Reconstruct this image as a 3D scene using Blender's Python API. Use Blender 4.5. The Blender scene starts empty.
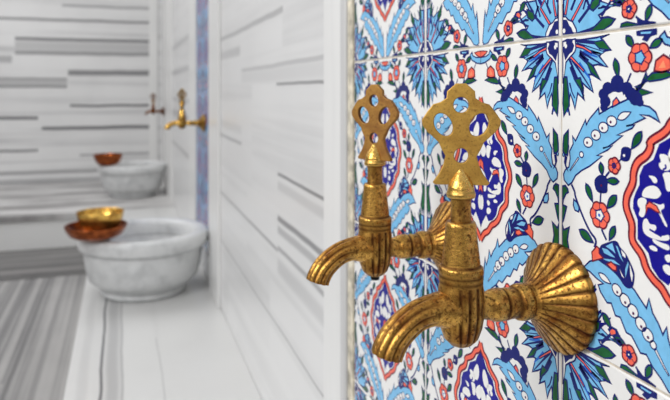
import bpy, bmesh, math, random
from mathutils import Vector, Matrix
random.seed(4)
sc = bpy.context.scene
COL = sc.collection
EYE = 0.835            # camera height above the floor
WX = 0.278             # face of the right-hand wall
BENCH = 0.18           # top of the marble benches
TILE = 0.1998
PI = math.pi

# ------------------------------------------------------------------ materials
def new_mat(name):
    m = bpy.data.materials.new(name); m.use_nodes = True
    nt = m.node_tree; b = nt.nodes['Principled BSDF']
    return m, nt, b
def node(nt, kind, **kw):
    n = nt.nodes.new(kind)
    for k, v in kw.items(): setattr(n, k, v)
    return n
def math_(nt, op, a, b=None, clamp=False):
    n = nt.nodes.new('ShaderNodeMath'); n.operation = op; n.use_clamp = clamp
    for i, v in enumerate((a, b)):
        if v is None: continue
        if isinstance(v, (int, float)): n.inputs[i].default_value = v
        else: nt.links.new(v, n.inputs[i])
    return n.outputs[0]
def ramp(nt, fac, stops):
    n = nt.nodes.new('ShaderNodeValToRGB'); cr = n.color_ramp
    while len(cr.elements) < len(stops): cr.elements.new(0.5)
    for e, (p, c) in zip(cr.elements, stops):
        e.position = p; e.color = (c[0], c[1], c[2], 1)
    nt.links.new(fac, n.inputs[0]); return n.outputs[0]
def noise(nt, vec, scale, detail=3, rough=.55):
    n = nt.nodes.new('ShaderNodeTexNoise'); n.inputs['Scale'].default_value = scale
    n.inputs['Detail'].default_value = detail; n.inputs['Roughness'].default_value = rough
    if vec is not None: nt.links.new(vec, n.inputs['Vector'])
    return n.outputs['Fac']
def mapr(nt, v, a, b, c=0., d=1., smooth=True):
    n = nt.nodes.new('ShaderNodeMapRange'); n.interpolation_type = 'SMOOTHSTEP' if smooth else 'LINEAR'
    nt.links.new(v, n.inputs[0])
    for i, x in enumerate((a, b, c, d)): n.inputs[1+i].default_value = x
    return n.outputs[0]
def plain(name, col, rough=.4, metal=0., coat=0., var=0., vscale=40, bump=0.):
    m, nt, b = new_mat(name)
    tc = node(nt, 'ShaderNodeTexCoord').outputs['Object']
    f = noise(nt, tc, vscale, 3)
    c0 = [max(0, x*(1-var)) for x in col]; c1 = [min(1, x*(1+var)) for x in col]
    nt.links.new(ramp(nt, f, [(.3, c0), (.7, c1)]), b.inputs['Base Color'])
    b.inputs['Roughness'].default_value = rough; b.inputs['Metallic'].default_value = metal
    b.inputs['Coat Weight'].default_value = coat; b.inputs['Coat Roughness'].default_value = .06
    if bump:
        bn = node(nt, 'ShaderNodeBump'); bn.inputs['Strength'].default_value = bump; bn.inputs['Distance'].default_value = .002
        nt.links.new(noise(nt, tc, vscale*.6, 2), bn.inputs['Height']); nt.links.new(bn.outputs[0], b.inputs['Normal'])
    return m
def glaze(name, col, var=.08):
    """painted and glazed ceramic: one colour with brush mottling under a wavy gloss"""
    m, nt, b = new_mat(name)
    tc = node(nt, 'ShaderNodeTexCoord').outputs['Object']
    f = noise(nt, tc, 160, 3, .6)
    nt.links.new(ramp(nt, f, [(.3, [x*(1-var) for x in col]), (.7, [min(1, x*(1+var)) for x in col])]), b.inputs['Base Color'])
    b.inputs['Roughness'].default_value = .22; b.inputs['Specular IOR Level'].default_value = .35
    bn = node(nt, 'ShaderNodeBump'); bn.inputs['Strength'].default_value = .12; bn.inputs['Distance'].default_value = .001
    nt.links.new(noise(nt, tc, 45, 2), bn.inputs['Height']); nt.links.new(bn.outputs[0], b.inputs['Normal'])
    return m
AX = {'X': 0, 'Y': 1, 'Z': 2}
def marble(name, light, dark, along, across, veins=(), freq=14, stretch=.6, streak=.35, lo=.55, hi=.75, cloud=.12, rough=.28, planks=None, wob=.004):
    """banded marble: bands run along one axis; veins = (from, to, centre, half width, strength)"""
    m, nt, b = new_mat(name)
    tc = node(nt, 'ShaderNodeTexCoord').outputs['Object']
    sp = node(nt, 'ShaderNodeSeparateXYZ'); nt.links.new(tc, sp.inputs[0])
    a = sp.outputs[AX[along]]; c = sp.outputs[AX[across]]
    fac = None; off = None
    if planks:
        rh, cw, amt = planks
        row = math_(nt, 'FLOOR', math_(nt, 'DIVIDE', c, rh))
        wn = node(nt, 'ShaderNodeTexWhiteNoise', noise_dimensions='1D'); nt.links.new(row, wn.inputs['W'])
        sh = math_(nt, 'ADD', math_(nt, 'DIVIDE', a, cw), math_(nt, 'MULTIPLY', wn.outputs['Value'], 3.7))
        cell = math_(nt, 'ADD', math_(nt, 'FLOOR', sh), math_(nt, 'MULTIPLY', row, 17.3))
        w2 = node(nt, 'ShaderNodeTexWhiteNoise', noise_dimensions='1D'); nt.links.new(cell, w2.inputs['W'])
        off = w2.outputs['Value']
    v = node(nt, 'ShaderNodeCombineXYZ')
    nt.links.new(math_(nt, 'MULTIPLY', a, stretch), v.inputs[0])
    nt.links.new(math_(nt, 'MULTIPLY', c, freq), v.inputs[1])
    if off is not None: nt.links.new(math_(nt, 'MULTIPLY', off, 40.), v.inputs[2])
    n1 = noise(nt, v.outputs[0], 1.0, 5, .6)
    fac = math_(nt, 'MULTIPLY', mapr(nt, n1, lo, hi), streak)
    n2 = noise(nt, tc, 2.2, 4, .6)
    fac = math_(nt, 'ADD', fac, math_(nt, 'MULTIPLY', mapr(nt, n2, .35, .75), cloud))
    if planks: fac = math_(nt, 'ADD', fac, math_(nt, 'MULTIPLY', off, planks[2]))
    nw = math_(nt, 'MULTIPLY', math_(nt, 'SUBTRACT', noise(nt, tc, 5, 2), .5), wob*2)
    cw_ = math_(nt, 'ADD', c, nw)
    for (a0, a1, c0, hw, st) in veins:
        d = math_(nt, 'ABSOLUTE', math_(nt, 'SUBTRACT', cw_, c0))
        k = math_(nt, 'MULTIPLY', mapr(nt, d, hw*.35, hw*1.5, 1, 0), st)
        k = math_(nt, 'MULTIPLY', k, math_(nt, 'GREATER_THAN', a, a0))
        k = math_(nt, 'MULTIPLY', k, math_(nt, 'LESS_THAN', a, a1))
        fac = math_(nt, 'MAXIMUM', fac, k)
    fac = math_(nt, 'MINIMUM', fac, 1.)
    nt.links.new(ramp(nt, fac, [(0, light), (1, dark)]), b.inputs['Base Color'])
    b.inputs['Roughness'].default_value = rough
    return m
def brass(name, gold, dim, grime, cover=.5, rough=.34, metal=.9, lo=.53, bite=0):
    """old cast brass: worn gold on the ridges, brown patina in the grooves (mesh attribute 'dirt') and in specks"""
    m, nt, b = new_mat(name)
    tc = node(nt, 'ShaderNodeTexCoord').outputs['Object']
    at = node(nt, 'ShaderNodeAttribute', attribute_name='dirt').outputs['Fac']
    n1 = noise(nt, tc, 55, 5, .65); n2 = noise(nt, tc, 420, 4, .7); n3 = noise(nt, tc, 1100, 2, .6)
    base = ramp(nt, n1, [(.35, dim), (.58, gold)])
    f = math_(nt, 'ADD', mapr(nt, n2, lo, .66, 0, cover*.8), math_(nt, 'MULTIPLY', mapr(nt, n3, .55, .7), cover*.5))
    if bite:
        n4 = noise(nt, tc, 130, 5, .7)
        f = math_(nt, 'MAXIMUM', f, mapr(nt, n4, .50, .68, 0, .85))
    at2 = math_(nt, 'MULTIPLY', at, mapr(nt, n2, .2, .6, 1.15, .8))
    f = math_(nt, 'MINIMUM', math_(nt, 'MAXIMUM', f, at2), 1.)
    mx = node(nt, 'ShaderNodeMix', data_type='RGBA')
    nt.links.new(f, mx.inputs[0]); nt.links.new(base, mx.inputs[6]); mx.inputs[7].default_value = (*grime, 1)
    nt.links.new(mx.outputs[2], b.inputs['Base Color'])
    b.inputs['Metallic'].default_value = metal
    nt.links.new(mapr(nt, f, 0, 1, rough, .6, False), b.inputs['Roughness'])
    bn = node(nt, 'ShaderNodeBump'); bn.inputs['Strength'].default_value = .55; bn.inputs['Distance'].default_value = .0006
    h = math_(nt, 'ADD', math_(nt, 'MULTIPLY', n2, .8), math_(nt, 'MULTIPLY', n1, .6))
    nt.links.new(h, bn.inputs['Height']); nt.links.new(bn.outputs[0], b.inputs['Normal'])
    return m

# ------------------------------------------------------------------ objects
def link(name, me, mat=None, parent=None, loc=None):
    o = bpy.data.objects.new(name, me); COL.objects.link(o)
    if me is not None and mat is not None:
        me.materials.clear()
        for x in (mat if isinstance(mat, (list, tuple)) else [mat]): me.materials.append(x)
    if parent is not None: o.parent = parent
    if loc is not None: o.location = loc
    return o
def tag(o, label=None, cat=None, group=None, kind=None):
    for k, v in (('label', label), ('category', cat), ('group', group), ('kind', kind)):
        if v: o[k] = v
    return o
def empty(name, loc, rz=0):
    o = bpy.data.objects.new(name, None); COL.objects.link(o); o.location = loc; o.rotation_euler = (0, 0, rz)
    o.empty_display_size = .02
    return o
def copy_tree(o, parent=None):
    c = o.copy(); COL.objects.link(c)
    if parent is not None: c.parent = parent
    for ch in [x for x in bpy.data.objects if x.parent == o]: copy_tree(ch, c)
    return c
def box_mesh(name, x0, x1, y0, y1, z0, z1, bevel=0.):
    bm = bmesh.new(); bmesh.ops.create_cube(bm, size=1)
    bmesh.ops.scale(bm, vec=(x1-x0, y1-y0, z1-z0), verts=bm.verts)
    bmesh.ops.translate(bm, vec=((x0+x1)/2, (y0+y1)/2, (z0+z1)/2), verts=bm.verts)
    if bevel: bmesh.ops.bevel(bm, geom=bm.edges[:], offset=bevel, segments=3, profile=.6, affect='EDGES')
    me = bpy.data.meshes.new(name); bm.to_mesh(me); bm.free(); return me
def grid_mesh(name, rows, dirts, closed=True, cap0=False, cap1=False, smooth=True):
    """rows: rings of points (each ring closed); dirts: the same layout of floats"""
    vs = []; ds = []; fs = []; n = len(rows[0])
    for r, d in zip(rows, dirts): vs += r; ds += d
    for i in range(len(rows)-1):
        for j in range(n if closed else n-1):
            k = (j+1) % n
            fs.append((i*n+j, i*n+k, (i+1)*n+k, (i+1)*n+j))
    if cap0: fs.append(tuple(range(n))[::-1])
    if cap1: fs.append(tuple(range((len(rows)-1)*n, len(rows)*n)))
    me = bpy.data.meshes.new(name); me.from_pydata(vs, [], fs)
    at = me.attributes.new('dirt', 'FLOAT', 'POINT'); at.data.foreach_set('value', ds)
    if smooth: me.polygons.foreach_set('use_smooth', [True]*len(fs))
    bm = bmesh.new(); bm.from_mesh(me); bmesh.ops.recalc_face_normals(bm, faces=bm.faces); bm.to_mesh(me); bm.free()
    me.update(); return me
def crease(keys, step):
    """densify a profile of (r, h, ...) tuples with straight pieces"""
    out = []
    for p, q in zip(keys, keys[1:]):
        k = max(1, int(math.hypot(q[0]-p[0], q[1]-p[1])/step))
        for i in range(k): out.append(tuple(a+(b-a)*i/k for a, b in zip(p, q)))
    out.append(keys[-1]); return out
def groove(t, n, sharp=.55, bald=False):
    """0 at the bottom of a groove, 1 on a rib"""
    return abs(math.cos(n*t/2))**sharp
def lathe(name, keys, n=48, flutes=0, axis='Z', origin=(0, 0, 0), step=.0012, phase=0., cap0=False, cap1=False, sharp=.55, bald=False):
    """keys = (radius, height, flute depth, dirt)"""
    ks = crease([tuple(list(k)+[0]*(4-len(k))) for k in keys], step)
    rows = []; ds = []
    for r, h, fl, di in ks:
        row = []; dr = []
        for j in range(n):
            t = 2*PI*j/n
            g = groove(t+phase, flutes, sharp) if (flutes and fl) else 1
            if bald: g = 1-(1-g)*min(1, max(0, (.72-math.cos(t))*6))   # smooth where the spout grows out
            rr = r-fl*(1-g)
            x, y = rr*math.cos(t), rr*math.sin(t)
            p = (x, y, h) if axis == 'Z' else (h, x, y)
            row.append((origin[0]+p[0], origin[1]+p[1], origin[2]+p[2]))
            dr.append(max(di, min(1, (1-g)*(1.5 if sharp > .5 else 3.2)) if fl else 0))
        rows.append(row); ds.append(dr)
    return grid_mesh(name, rows, ds, True, cap0, cap1)
def catmull(pts, k=8):
    P = [pts[0]]+list(pts)+[pts[-1]]; out = []
    for i in range(1, len(P)-2):
        for s in range(k):
            t = s/k
            out.append(tuple(.5*((2*b)+(-a+c)*t+(2*a-5*b+4*c-d)*t*t+(-a+3*b-3*c+d)*t**3) for a, b, c, d in zip(P[i-1], P[i], P[i+1], P[i+2])))
    out.append(tuple(pts[-1])); return out
def sweep_xz(name, pts, n=48, flutes=12):
    """pts=(x,z,radius,flute,dirt) in the XZ plane, fluted lengthwise; the end is an open mouth"""
    P = catmull(pts, 9); rows = []; ds = []
    def ring(x, z, r, fl, di, dx, dz, inner=False):
        row = []; dr = []
        for j in range(n):
            t = 2*PI*j/n; g = groove(t, flutes) if fl else 1
            rr = r-fl*(1-g)
            row.append((x-dz*rr*math.cos(t), rr*math.sin(t), z+dx*rr*math.cos(t)))
            dr.append(max(di, min(1, (1-g)*1.6*min(1, fl/.001)) if not inner else 1))
        rows.append(row); ds.append(dr)
    for i, p in enumerate(P):
        a = P[max(0, i-1)]; b = P[min(len(P)-1, i+1)]
        dx, dz = b[0]-a[0], b[1]-a[1]; d = math.hypot(dx, dz) or 1; dx /= d; dz /= d
        ring(*p, dx, dz)
    x, z, r, fl, di = P[-1]
    ring(x, z, r*.72, 0, .8, dx, dz); ring(x-dx*.012, z-dz*.012, r*.66, 0, 1, dx, dz, True); ring(x-dx*.012, z-dz*.012, .0002, 0, 1, dx, dz, True)
    return grid_mesh(name, rows, ds, True)

# painted pattern of half a tile, in millimetres from its upper far corner:
# kind, colour, layer, outline width, smoothing, outline colour, points
ART = [
('F','B',2,1.08,0,'N',[7.8,97.9,3.6,94.9,3,91,4.8,88,8.4,85.6,9.6,80,9,75.4,12.5,70.3,11.9,65.3,14.8,68.2,24.1,54.2,24.9,57.2,27.9,53.3,35.9,46.3,36.4,50,47.5,44.9,53.3,43,62.2,39.7,62.6,42.8,69.8,41.7,70.7,43.7,75.8,44.6,80.1,47.4,82.9,52.9,80.1,51.4,75.8,49.6,68.9,49.2,72.8,51,67.1,53.3,58.5,56.2,64.9,55.2,63.1,57.2,51.4,61.9,55.7,62.1,47.5,67.4,39.5,70.8,47.5,68.6,43.5,71.5,34.3,75.7,39,75.6,27.9,83,20.5,86.6,14.8,90.5,11.3,95.5]),
('F','W',4,0.78,0,'N',[51.1,53.9,50.7,55.3,49.6,56.4,47.9,57,46.1,57,44.4,56.4,43.3,55.3,42.9,53.9,43.3,52.5,44.4,51.4,46.1,50.8,47.9,50.8,49.6,51.4,50.7,52.5]),
('F','M',5,0.31,0,'N',[46.9,54.4,46.6,55,46.1,55.2,45.6,55,45.4,54.4,45.6,53.9,46.1,53.7,46.6,53.9]),
('F','W',4,0.78,0,'N',[44.1,58,43.7,59.4,42.5,60.6,40.9,61.2,39.1,61.2,37.4,60.6,36.3,59.4,35.9,58,36.3,56.7,37.4,55.5,39.1,54.9,40.9,54.9,42.5,55.5,43.7,56.7]),
('F','M',5,0.31,0,'N',[39.8,58.5,39.6,59.1,39.1,59.3,38.6,59.1,38.3,58.5,38.6,58,39.1,57.8,39.6,58]),
('F','W',4,0.78,0,'N',[37.5,63.1,37.1,64.5,36,65.6,34.4,66.2,32.5,66.2,30.9,65.6,29.8,64.5,29.3,63.1,29.8,61.7,30.9,60.6,32.5,60,34.4,60,36,60.6,37.1,61.7]),
('F','M',5,0.31,0,'N',[33.3,63.6,33.1,64.1,32.5,64.3,32,64.1,31.8,63.6,32,63.1,32.5,62.8,33.1,63.1]),
('F','W',4,0.78,0,'N',[30.7,68.1,30.3,69.5,29.1,70.6,27.5,71.2,25.7,71.2,24,70.6,22.9,69.5,22.5,68.1,22.9,66.7,24,65.6,25.7,65,27.5,65,29.1,65.6,30.3,66.7]),
('F','M',5,0.31,0,'N',[26.5,68.5,26.3,69,25.8,69.2,25.2,69,25,68.5,25.2,67.9,25.8,67.7,26.3,67.9]),
('F','W',4,0.78,0,'N',[22.4,76.5,22.2,77.3,21.7,77.9,20.9,78.3,20.1,78.3,19.3,77.9,18.8,77.3,18.6,76.5,18.8,75.6,19.3,75,20.1,74.6,20.9,74.6,21.7,75,22.2,75.6]),
('F','W',4,0.78,0,'N',[51.6,52.3,53.6,52.9,55.4,52.9,56.9,52.5,58.4,51.7,59.7,50.6,61,49.4,62.2,48,60.4,47.9,58.6,47.9,56.9,48,55.3,48.4,53.9,49.2,52.6,50.4]),
('F','W',3,0.62,0,'N',[17.2,78.4,9.3,87.6,9.8,88.1,18.1,79.2]),
('F','B',2,1.08,0,'N',[22,148.2,28,149,34,151.6,40,153.2,35.5,155.2,37.5,159,43,163.8,46.5,163,49.9,169.3,53.8,169,58.5,176.2,62.6,176.6,69.3,184,73.5,183.2,78,188.3,84.2,192.6,89,197.3,94,198.6,97.2,196.5,96.6,190.4,95.4,184,93.6,171.5,91.5,176,88.6,169,87.6,163,85,168,82,163,78,158.5,75.4,151.5,73.6,157.3,69,153.5,64.9,149.8,60.8,147.6,52.4,144,43.5,141,35,139.6,28,142.6]),
('F','W',4,0.78,0,'N',[61.3,159.5,60.3,160.7,58.7,161.4,56.9,161.3,55.3,160.6,54.1,159.2,53.6,157.6,53.9,156,54.9,154.8,56.4,154.1,58.2,154.2,59.9,155,61.1,156.3,61.6,157.9]),
('F','M',5,0.31,0,'N',[58.6,159.1,58.4,159.6,57.9,159.8,57.3,159.6,57.1,159.1,57.3,158.5,57.9,158.3,58.4,158.5]),
('F','W',4,0.78,0,'N',[67.5,163.8,66.4,165,64.9,165.7,63.1,165.6,61.4,164.8,60.2,163.5,59.7,161.9,60,160.3,61,159.1,62.6,158.4,64.4,158.5,66,159.2,67.2,160.6,67.7,162.2]),
('F','M',5,0.31,0,'N',[64.8,163.3,64.6,163.9,64,164.1,63.5,163.9,63.3,163.3,63.5,162.8,64,162.6,64.6,162.8]),
('F','W',4,0.78,0,'N',[73.3,169.3,72.3,170.5,70.8,171.2,69,171.1,67.3,170.4,66.1,169,65.6,167.4,65.9,165.8,66.9,164.6,68.5,163.9,70.3,164,71.9,164.8,73.1,166.1,73.6,167.7]),
('F','M',5,0.31,0,'N',[70.7,168.9,70.5,169.4,69.9,169.6,69.4,169.4,69.2,168.9,69.4,168.3,69.9,168.1,70.5,168.3]),
('F','W',4,0.78,0,'N',[78.3,173.6,77.3,174.8,75.7,175.5,73.9,175.4,72.3,174.7,71.1,173.3,70.6,171.7,70.9,170.1,71.9,168.9,73.4,168.2,75.2,168.3,76.9,169.1,78.1,170.4,78.6,172]),
('F','M',5,0.31,0,'N',[75.6,173.2,75.4,173.7,74.9,173.9,74.3,173.7,74.1,173.2,74.3,172.6,74.9,172.4,75.4,172.6]),
('F','W',4,0.78,0,'N',[54.8,155.4,53.9,156.5,52.4,157.1,50.6,157,49,156.2,47.9,155,47.3,153.5,47.6,152,48.5,150.9,50,150.3,51.8,150.4,53.4,151.2,54.6,152.4,55.1,153.9]),
('F','M',5,0.31,0,'N',[52.3,154.9,52,155.4,51.5,155.7,51,155.4,50.8,154.9,51,154.4,51.5,154.2,52,154.4]),
('F','W',4,0.78,0,'N',[80.7,176,80.5,176.9,79.8,177.7,79,178.1,78,178.1,77.1,177.7,76.5,176.9,76.3,176,76.5,175,77.1,174.3,78,173.8,79,173.8,79.8,174.3,80.5,175]),
('F','W',3,0.62,0,'N',[79.4,178.6,85.9,185.9,88.8,188.6,89.3,188.1,86.8,185.2,80.6,177.5]),
('F','W',4,0.78,0,'N',[35.9,147.9,37,149.6,38.3,150.7,39.8,151.4,41.4,151.7,43,151.8,44.8,151.7,46.5,151.5,45.2,150.3,43.9,149.1,42.5,148.2,41.1,147.5,39.5,147.2,37.8,147.2]),
('F','N',2.95,0,0,'N',[56.6,30.6,56.1,32.5,54.7,34.1,52.6,34.9,50.2,34.9,48.1,34.1,46.7,32.5,46.1,30.6,46.7,28.7,48.1,27.2,50.2,26.3,52.6,26.3,54.7,27.2,56.1,28.7]),
('F','N',3,0,0,'N',[48,34.1,47.6,35.8,46.3,37.1,44.5,37.8,42.5,37.8,40.7,37.1,39.5,35.8,39,34.1,39.5,32.5,40.7,31.2,42.5,30.4,44.5,30.4,46.3,31.2,47.6,32.5]),
('F','N',3.05,0,0,'N',[44.2,37.8,43.8,39.3,42.6,40.6,40.9,41.3,39,41.3,37.3,40.6,36.2,39.3,35.7,37.8,36.2,36.2,37.3,35,39,34.3,40.9,34.3,42.6,35,43.8,36.2]),
('F','N',3.1,0,0,'N',[63.5,34.2,63,35.8,61.8,37.1,60,37.9,58,37.9,56.2,37.1,54.9,35.8,54.5,34.2,54.9,32.5,56.2,31.2,58,30.5,60,30.5,61.8,31.2,63,32.5]),
('F','N',3.15,0,0,'N',[66.9,37.6,66.5,39.4,65.2,40.8,63.2,41.5,61.1,41.5,59.2,40.8,57.9,39.4,57.4,37.6,57.9,35.9,59.2,34.5,61.1,33.8,63.2,33.8,65.2,34.5,66.5,35.9]),
('F','N',3.2,0,0,'N',[46,42.2,45.6,43.8,44.3,45.1,42.5,45.8,40.5,45.8,38.7,45.1,37.5,43.8,37,42.2,37.5,40.5,38.7,39.2,40.5,38.5,42.5,38.5,44.3,39.2,45.6,40.5]),
('F','N',3.25,0,0,'N',[43.7,45.8,43.4,47,42.5,48,41.2,48.5,39.8,48.5,38.5,48,37.6,47,37.2,45.8,37.6,44.6,38.5,43.7,39.8,43.2,41.2,43.2,42.5,43.7,43.4,44.6]),
('F','N',3.3,0,0,'N',[70.8,40,70.3,41.9,68.9,43.3,66.9,44.1,64.7,44.1,62.7,43.3,61.3,41.9,60.8,40,61.3,38.2,62.7,36.8,64.7,35.9,66.9,35.9,68.9,36.8,70.3,38.2]),
('F','N',3.35,0,0,'N',[58.6,34.5,58,36.8,56.3,38.6,53.7,39.6,51,39.6,48.5,38.6,46.7,36.8,46.1,34.5,46.7,32.2,48.5,30.4,51,29.4,53.7,29.4,56.3,30.4,58,32.2]),
('F','N',3.4,0,0,'N',[71.7,42.4,71.4,43.4,70.6,44.2,69.5,44.6,68.3,44.6,67.2,44.2,66.4,43.4,66.2,42.4,66.4,41.4,67.2,40.6,68.3,40.1,69.5,40.1,70.6,40.6,71.4,41.4]),
('F','W',4,0,1,'N',[46.3,36.8,49.9,36.1,52.4,37,55.7,36.1,56,38.4,59.9,40.1,55.2,41.6,48.5,43.1,45.5,41.7]),
('F','R',5,0.93,0,'N',[47.7,45.4,48,42.1,50.9,39.7,53.1,42,52.4,43.4]),
('F','G',4,1.08,0,'N',[49.5,16.5,48.5,18.5,48.2,20.3,48.5,21.9,49.1,23.5,50,25,51.1,26.4,52.4,27.8,52.7,26,53,24.2,53.1,22.4,52.9,20.8,52.3,19.2,51.2,17.8]),
('L','N',3,1.25,1,'',[62.2,25.5,59.2,31]),
('F','G',3,1.24,0,'N',[66.4,38.1,68.9,33.9,73.3,25.5,74.6,29.3,80.9,25.7,89.5,24.9,65.4,33.4,77.7,36.6,63.7,40]),
('F','R',5,1.08,0,'M',[77.5,16.9,77.4,18,76.9,19,76.2,19.9,75.3,20.6,75.2,21.7,74.8,22.7,74.1,23.6,73.2,24.3,72.2,24.7,71.1,24.8,69.9,24.7,68.9,24.3,67.9,24.7,66.8,24.8,65.7,24.7,64.6,24.3,63.7,23.6,63.1,22.7,62.7,21.7,62.5,20.6,61.7,19.9,61,19,60.5,18,60.3,16.9,60.5,15.8,61,14.7,61.7,13.9,62.5,13.2,62.7,12.1,63.1,11,63.7,10.1,64.6,9.4,65.7,9,66.8,8.9,67.9,9.1,68.9,9.5,69.9,9.1,71.1,8.9,72.2,9,73.2,9.4,74.1,10.1,74.8,11,75.2,12.1,75.3,13.2,76.2,13.9,76.9,14.7,77.4,15.8]),
('L','M',6,0.56,0,'',[72,18.7,75.3,20.6]),
('L','M',6,0.56,0,'',[68.9,20.5,68.9,24.3]),
('L','M',6,0.56,0,'',[65.8,18.7,62.5,20.6]),
('L','M',6,0.56,0,'',[65.8,15.1,62.5,13.2]),
('L','M',6,0.56,0,'',[68.9,13.3,68.9,9.5]),
('L','M',6,0.56,0,'',[72,15.1,75.3,13.2]),
('F','B',6,0.93,0,'N',[73.1,16.9,72,17.9,71.6,18.8,70.8,19.5,70.2,20.8,68.9,20.1,67.9,20,67,19.5,65.6,19.3,65.8,17.9,65.7,16.9,65.8,15.9,65.6,14.4,67,14.3,67.9,13.8,68.9,13.6,70.2,12.9,70.8,14.3,71.6,15,72,15.9]),
('F','G',4,1.08,0,'N',[58.5,3.7,58.3,5.6,58.6,7.1,59.3,8.2,60.3,9.1,61.6,9.8,63,10.3,64.5,10.8,64.2,9.3,64,7.8,63.5,6.4,62.8,5.2,61.8,4.3,60.4,3.8]),
('F','G',4,1.08,0,'N',[84.6,7.7,82.7,7.1,81.2,7.1,79.9,7.5,78.7,8.3,77.7,9.3,76.8,10.6,75.8,11.9,77.4,12,79,12,80.4,11.9,81.8,11.5,82.9,10.7,83.9,9.5]),
('F','N',4,0.46,0,'N',[66.4,1.8,70.7,1.1,80.9,1.5,80.9,4.6,76.7,5.3,74,8.1,70.7,6.8,72.4,4.9,66.7,4.2]),
('F','B',5,0,0,'N',[69.4,2.5,77.5,2.8,76.3,3.9,69.8,3.6]),
('F','R',4,1.24,0,'M',[90.7,24.1,90.2,18.8,85.5,16.1,80.3,19.1,79.1,24.7,84.6,25.7]),
('F','O',5,0,0,'N',[87.2,23.2,85.5,19,82,23.4]),
('F','G',4,1.08,0,'N',[93.8,27.3,87.2,25.2,77.7,25.8,72.7,29.6,76.1,30.5,84.6,29.5]),
('L','N',3,1,1,'',[92.5,13,89.5,17.4]),
('L','N',3,1.12,1,'',[72.7,29.2,68.6,33.4,63.7,39.3]),
('F','B',4,1.08,0,'N',[100.2,13.8,94.3,13.1,86.3,10.4,82.9,6.2,86.3,3.5,87.7,6.5,92.5,8.3,100.2,8.6]),
('F','R',5,0.93,0,'M',[100.2,3.4,95.2,3.6,90.2,4.2,92.5,6,96.1,7.6,100.2,8.4]),
('F','N',4,0,0,'N',[96.8,198.6,96.7,199,96.5,199.3,96.1,199.5,95.7,199.5,95.4,199.3,95.1,199,95,198.6,95.1,198.2,95.4,197.9,95.7,197.7,96.1,197.7,96.5,197.9,96.7,198.2]),
('F','G',1,0.78,0,'N',[96.1,193.3,95.6,179.8,93.8,169.8,92,177.2]),
('F','R',5,1.08,0,'M',[66.7,188.4,66.6,189.1,66.3,189.9,65.9,190.5,65.4,191,64.9,191.5,64.6,192.2,64.2,192.8,63.7,193.4,63.1,193.8,62.3,194.1,61.6,194.1,60.8,194,60.1,193.8,59.5,193.4,58.8,193.2,58.1,193.1,57.3,192.9,56.7,192.5,56.1,192,55.7,191.3,55.5,190.6,55.4,189.8,55.5,189.1,55.7,188.4,55.5,187.7,55.4,186.9,55.5,186.2,55.7,185.4,56.1,184.8,56.7,184.2,57.3,183.9,58.1,183.6,58.8,183.5,59.5,183.4,60.1,183,60.8,182.7,61.6,182.6,62.3,182.7,63.1,182.9,63.7,183.4,64.2,183.9,64.6,184.6,64.9,185.2,65.4,185.7,65.9,186.3,66.3,186.9,66.6,187.6]),
('L','M',6,0.56,0,'',[62.4,189.5,64.9,191.4]),
('L','M',6,0.56,0,'',[60.2,190.3,59.2,193.2]),
('L','M',6,0.56,0,'',[58.8,188.4,55.7,188.4]),
('L','M',6,0.56,0,'',[60.2,186.5,59.2,183.5]),
('L','M',6,0.56,0,'',[62.4,187.2,64.9,185.4]),
('F','N',6,0.93,0,'N',[63.1,188.4,62.5,188.9,62.3,189.4,61.9,189.8,61.5,190.6,60.8,190.2,60.3,190.1,59.8,189.8,58.9,189.7,59.1,188.9,59,188.4,59.1,187.8,58.9,187,59.8,186.9,60.3,186.7,60.8,186.6,61.5,186.2,61.9,186.9,62.3,187.3,62.5,187.8]),
('F','W',7,0,0,'N',[61.2,188.3,61.2,188.6,61,188.8,60.8,188.9,60.5,188.9,60.3,188.8,60.1,188.6,60,188.3,60.1,188.1,60.3,187.9,60.5,187.8,60.8,187.8,61,187.9,61.2,188.1]),
('F','G',4,1.08,0,'N',[49,181.9,50.1,183.4,51.3,184.3,52.6,184.8,54,184.9,55.5,184.7,57,184.3,58.5,183.9,57.3,182.9,56.1,182,54.8,181.3,53.5,180.8,52.1,180.7,50.6,181]),
('L','N',4,1.38,1,'',[65.8,193.1,69.8,197.2]),
('F','N',3,0.46,0,'N',[66.7,193.5,70.7,196,80.1,197.9,80.1,199.6,73.3,199.9,67.1,197.7]),
('F','G',4,0.93,0,'N',[54.1,199.1,54.7,196.4,59,195.6,67.1,197.7,79.2,199.2,74.1,200,60.8,199.7]),
('F','G',4,1.08,0,'N',[76.9,187.8,75.1,188.6,74,189.7,73.2,191,72.9,192.4,72.8,193.9,72.9,195.4,73.1,197,74.4,196,75.5,195,76.5,193.8,77.3,192.6,77.6,191.2,77.6,189.7]),
('F','G',4,1.08,0,'N',[39.5,171.1,39.5,173.1,40,174.6,40.9,175.7,42,176.6,43.4,177.2,44.9,177.7,46.5,178.1,46.1,176.5,45.6,175,45,173.6,44.1,172.5,43,171.6,41.5,171.1]),
('F','N',3,0.78,0,'N',[44,179.7,46.5,177,50.9,177.3,53.3,180.2,53.7,184.9,50.4,184.2]),
('F','R',4,0.62,0,'N',[45,180.4,47,177.9,49.9,178,50.6,180.2,46.5,182.4]),
('F','G',4,0.78,0,'N',[47.2,184,53.7,182.1,55.6,184.2,53.7,185.9,50.4,185.2]),
('F','G',4,1.08,0,'N',[70.2,58.8,67.9,59.3,66.2,60.3,64.9,61.7,64,63.3,63.4,65.1,63,67.1,62.6,69.1,64.5,68.2,66.2,67.2,67.8,66.1,69.1,64.8,70,63.1,70.4,61.2]),
('F','N',3,0.46,1,'N',[54.5,73.3,54.7,69.8,57.1,68.3,62.2,68.8,62.2,71.6,60.8,76.2,56.6,77,53.8,75.9]),
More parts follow.
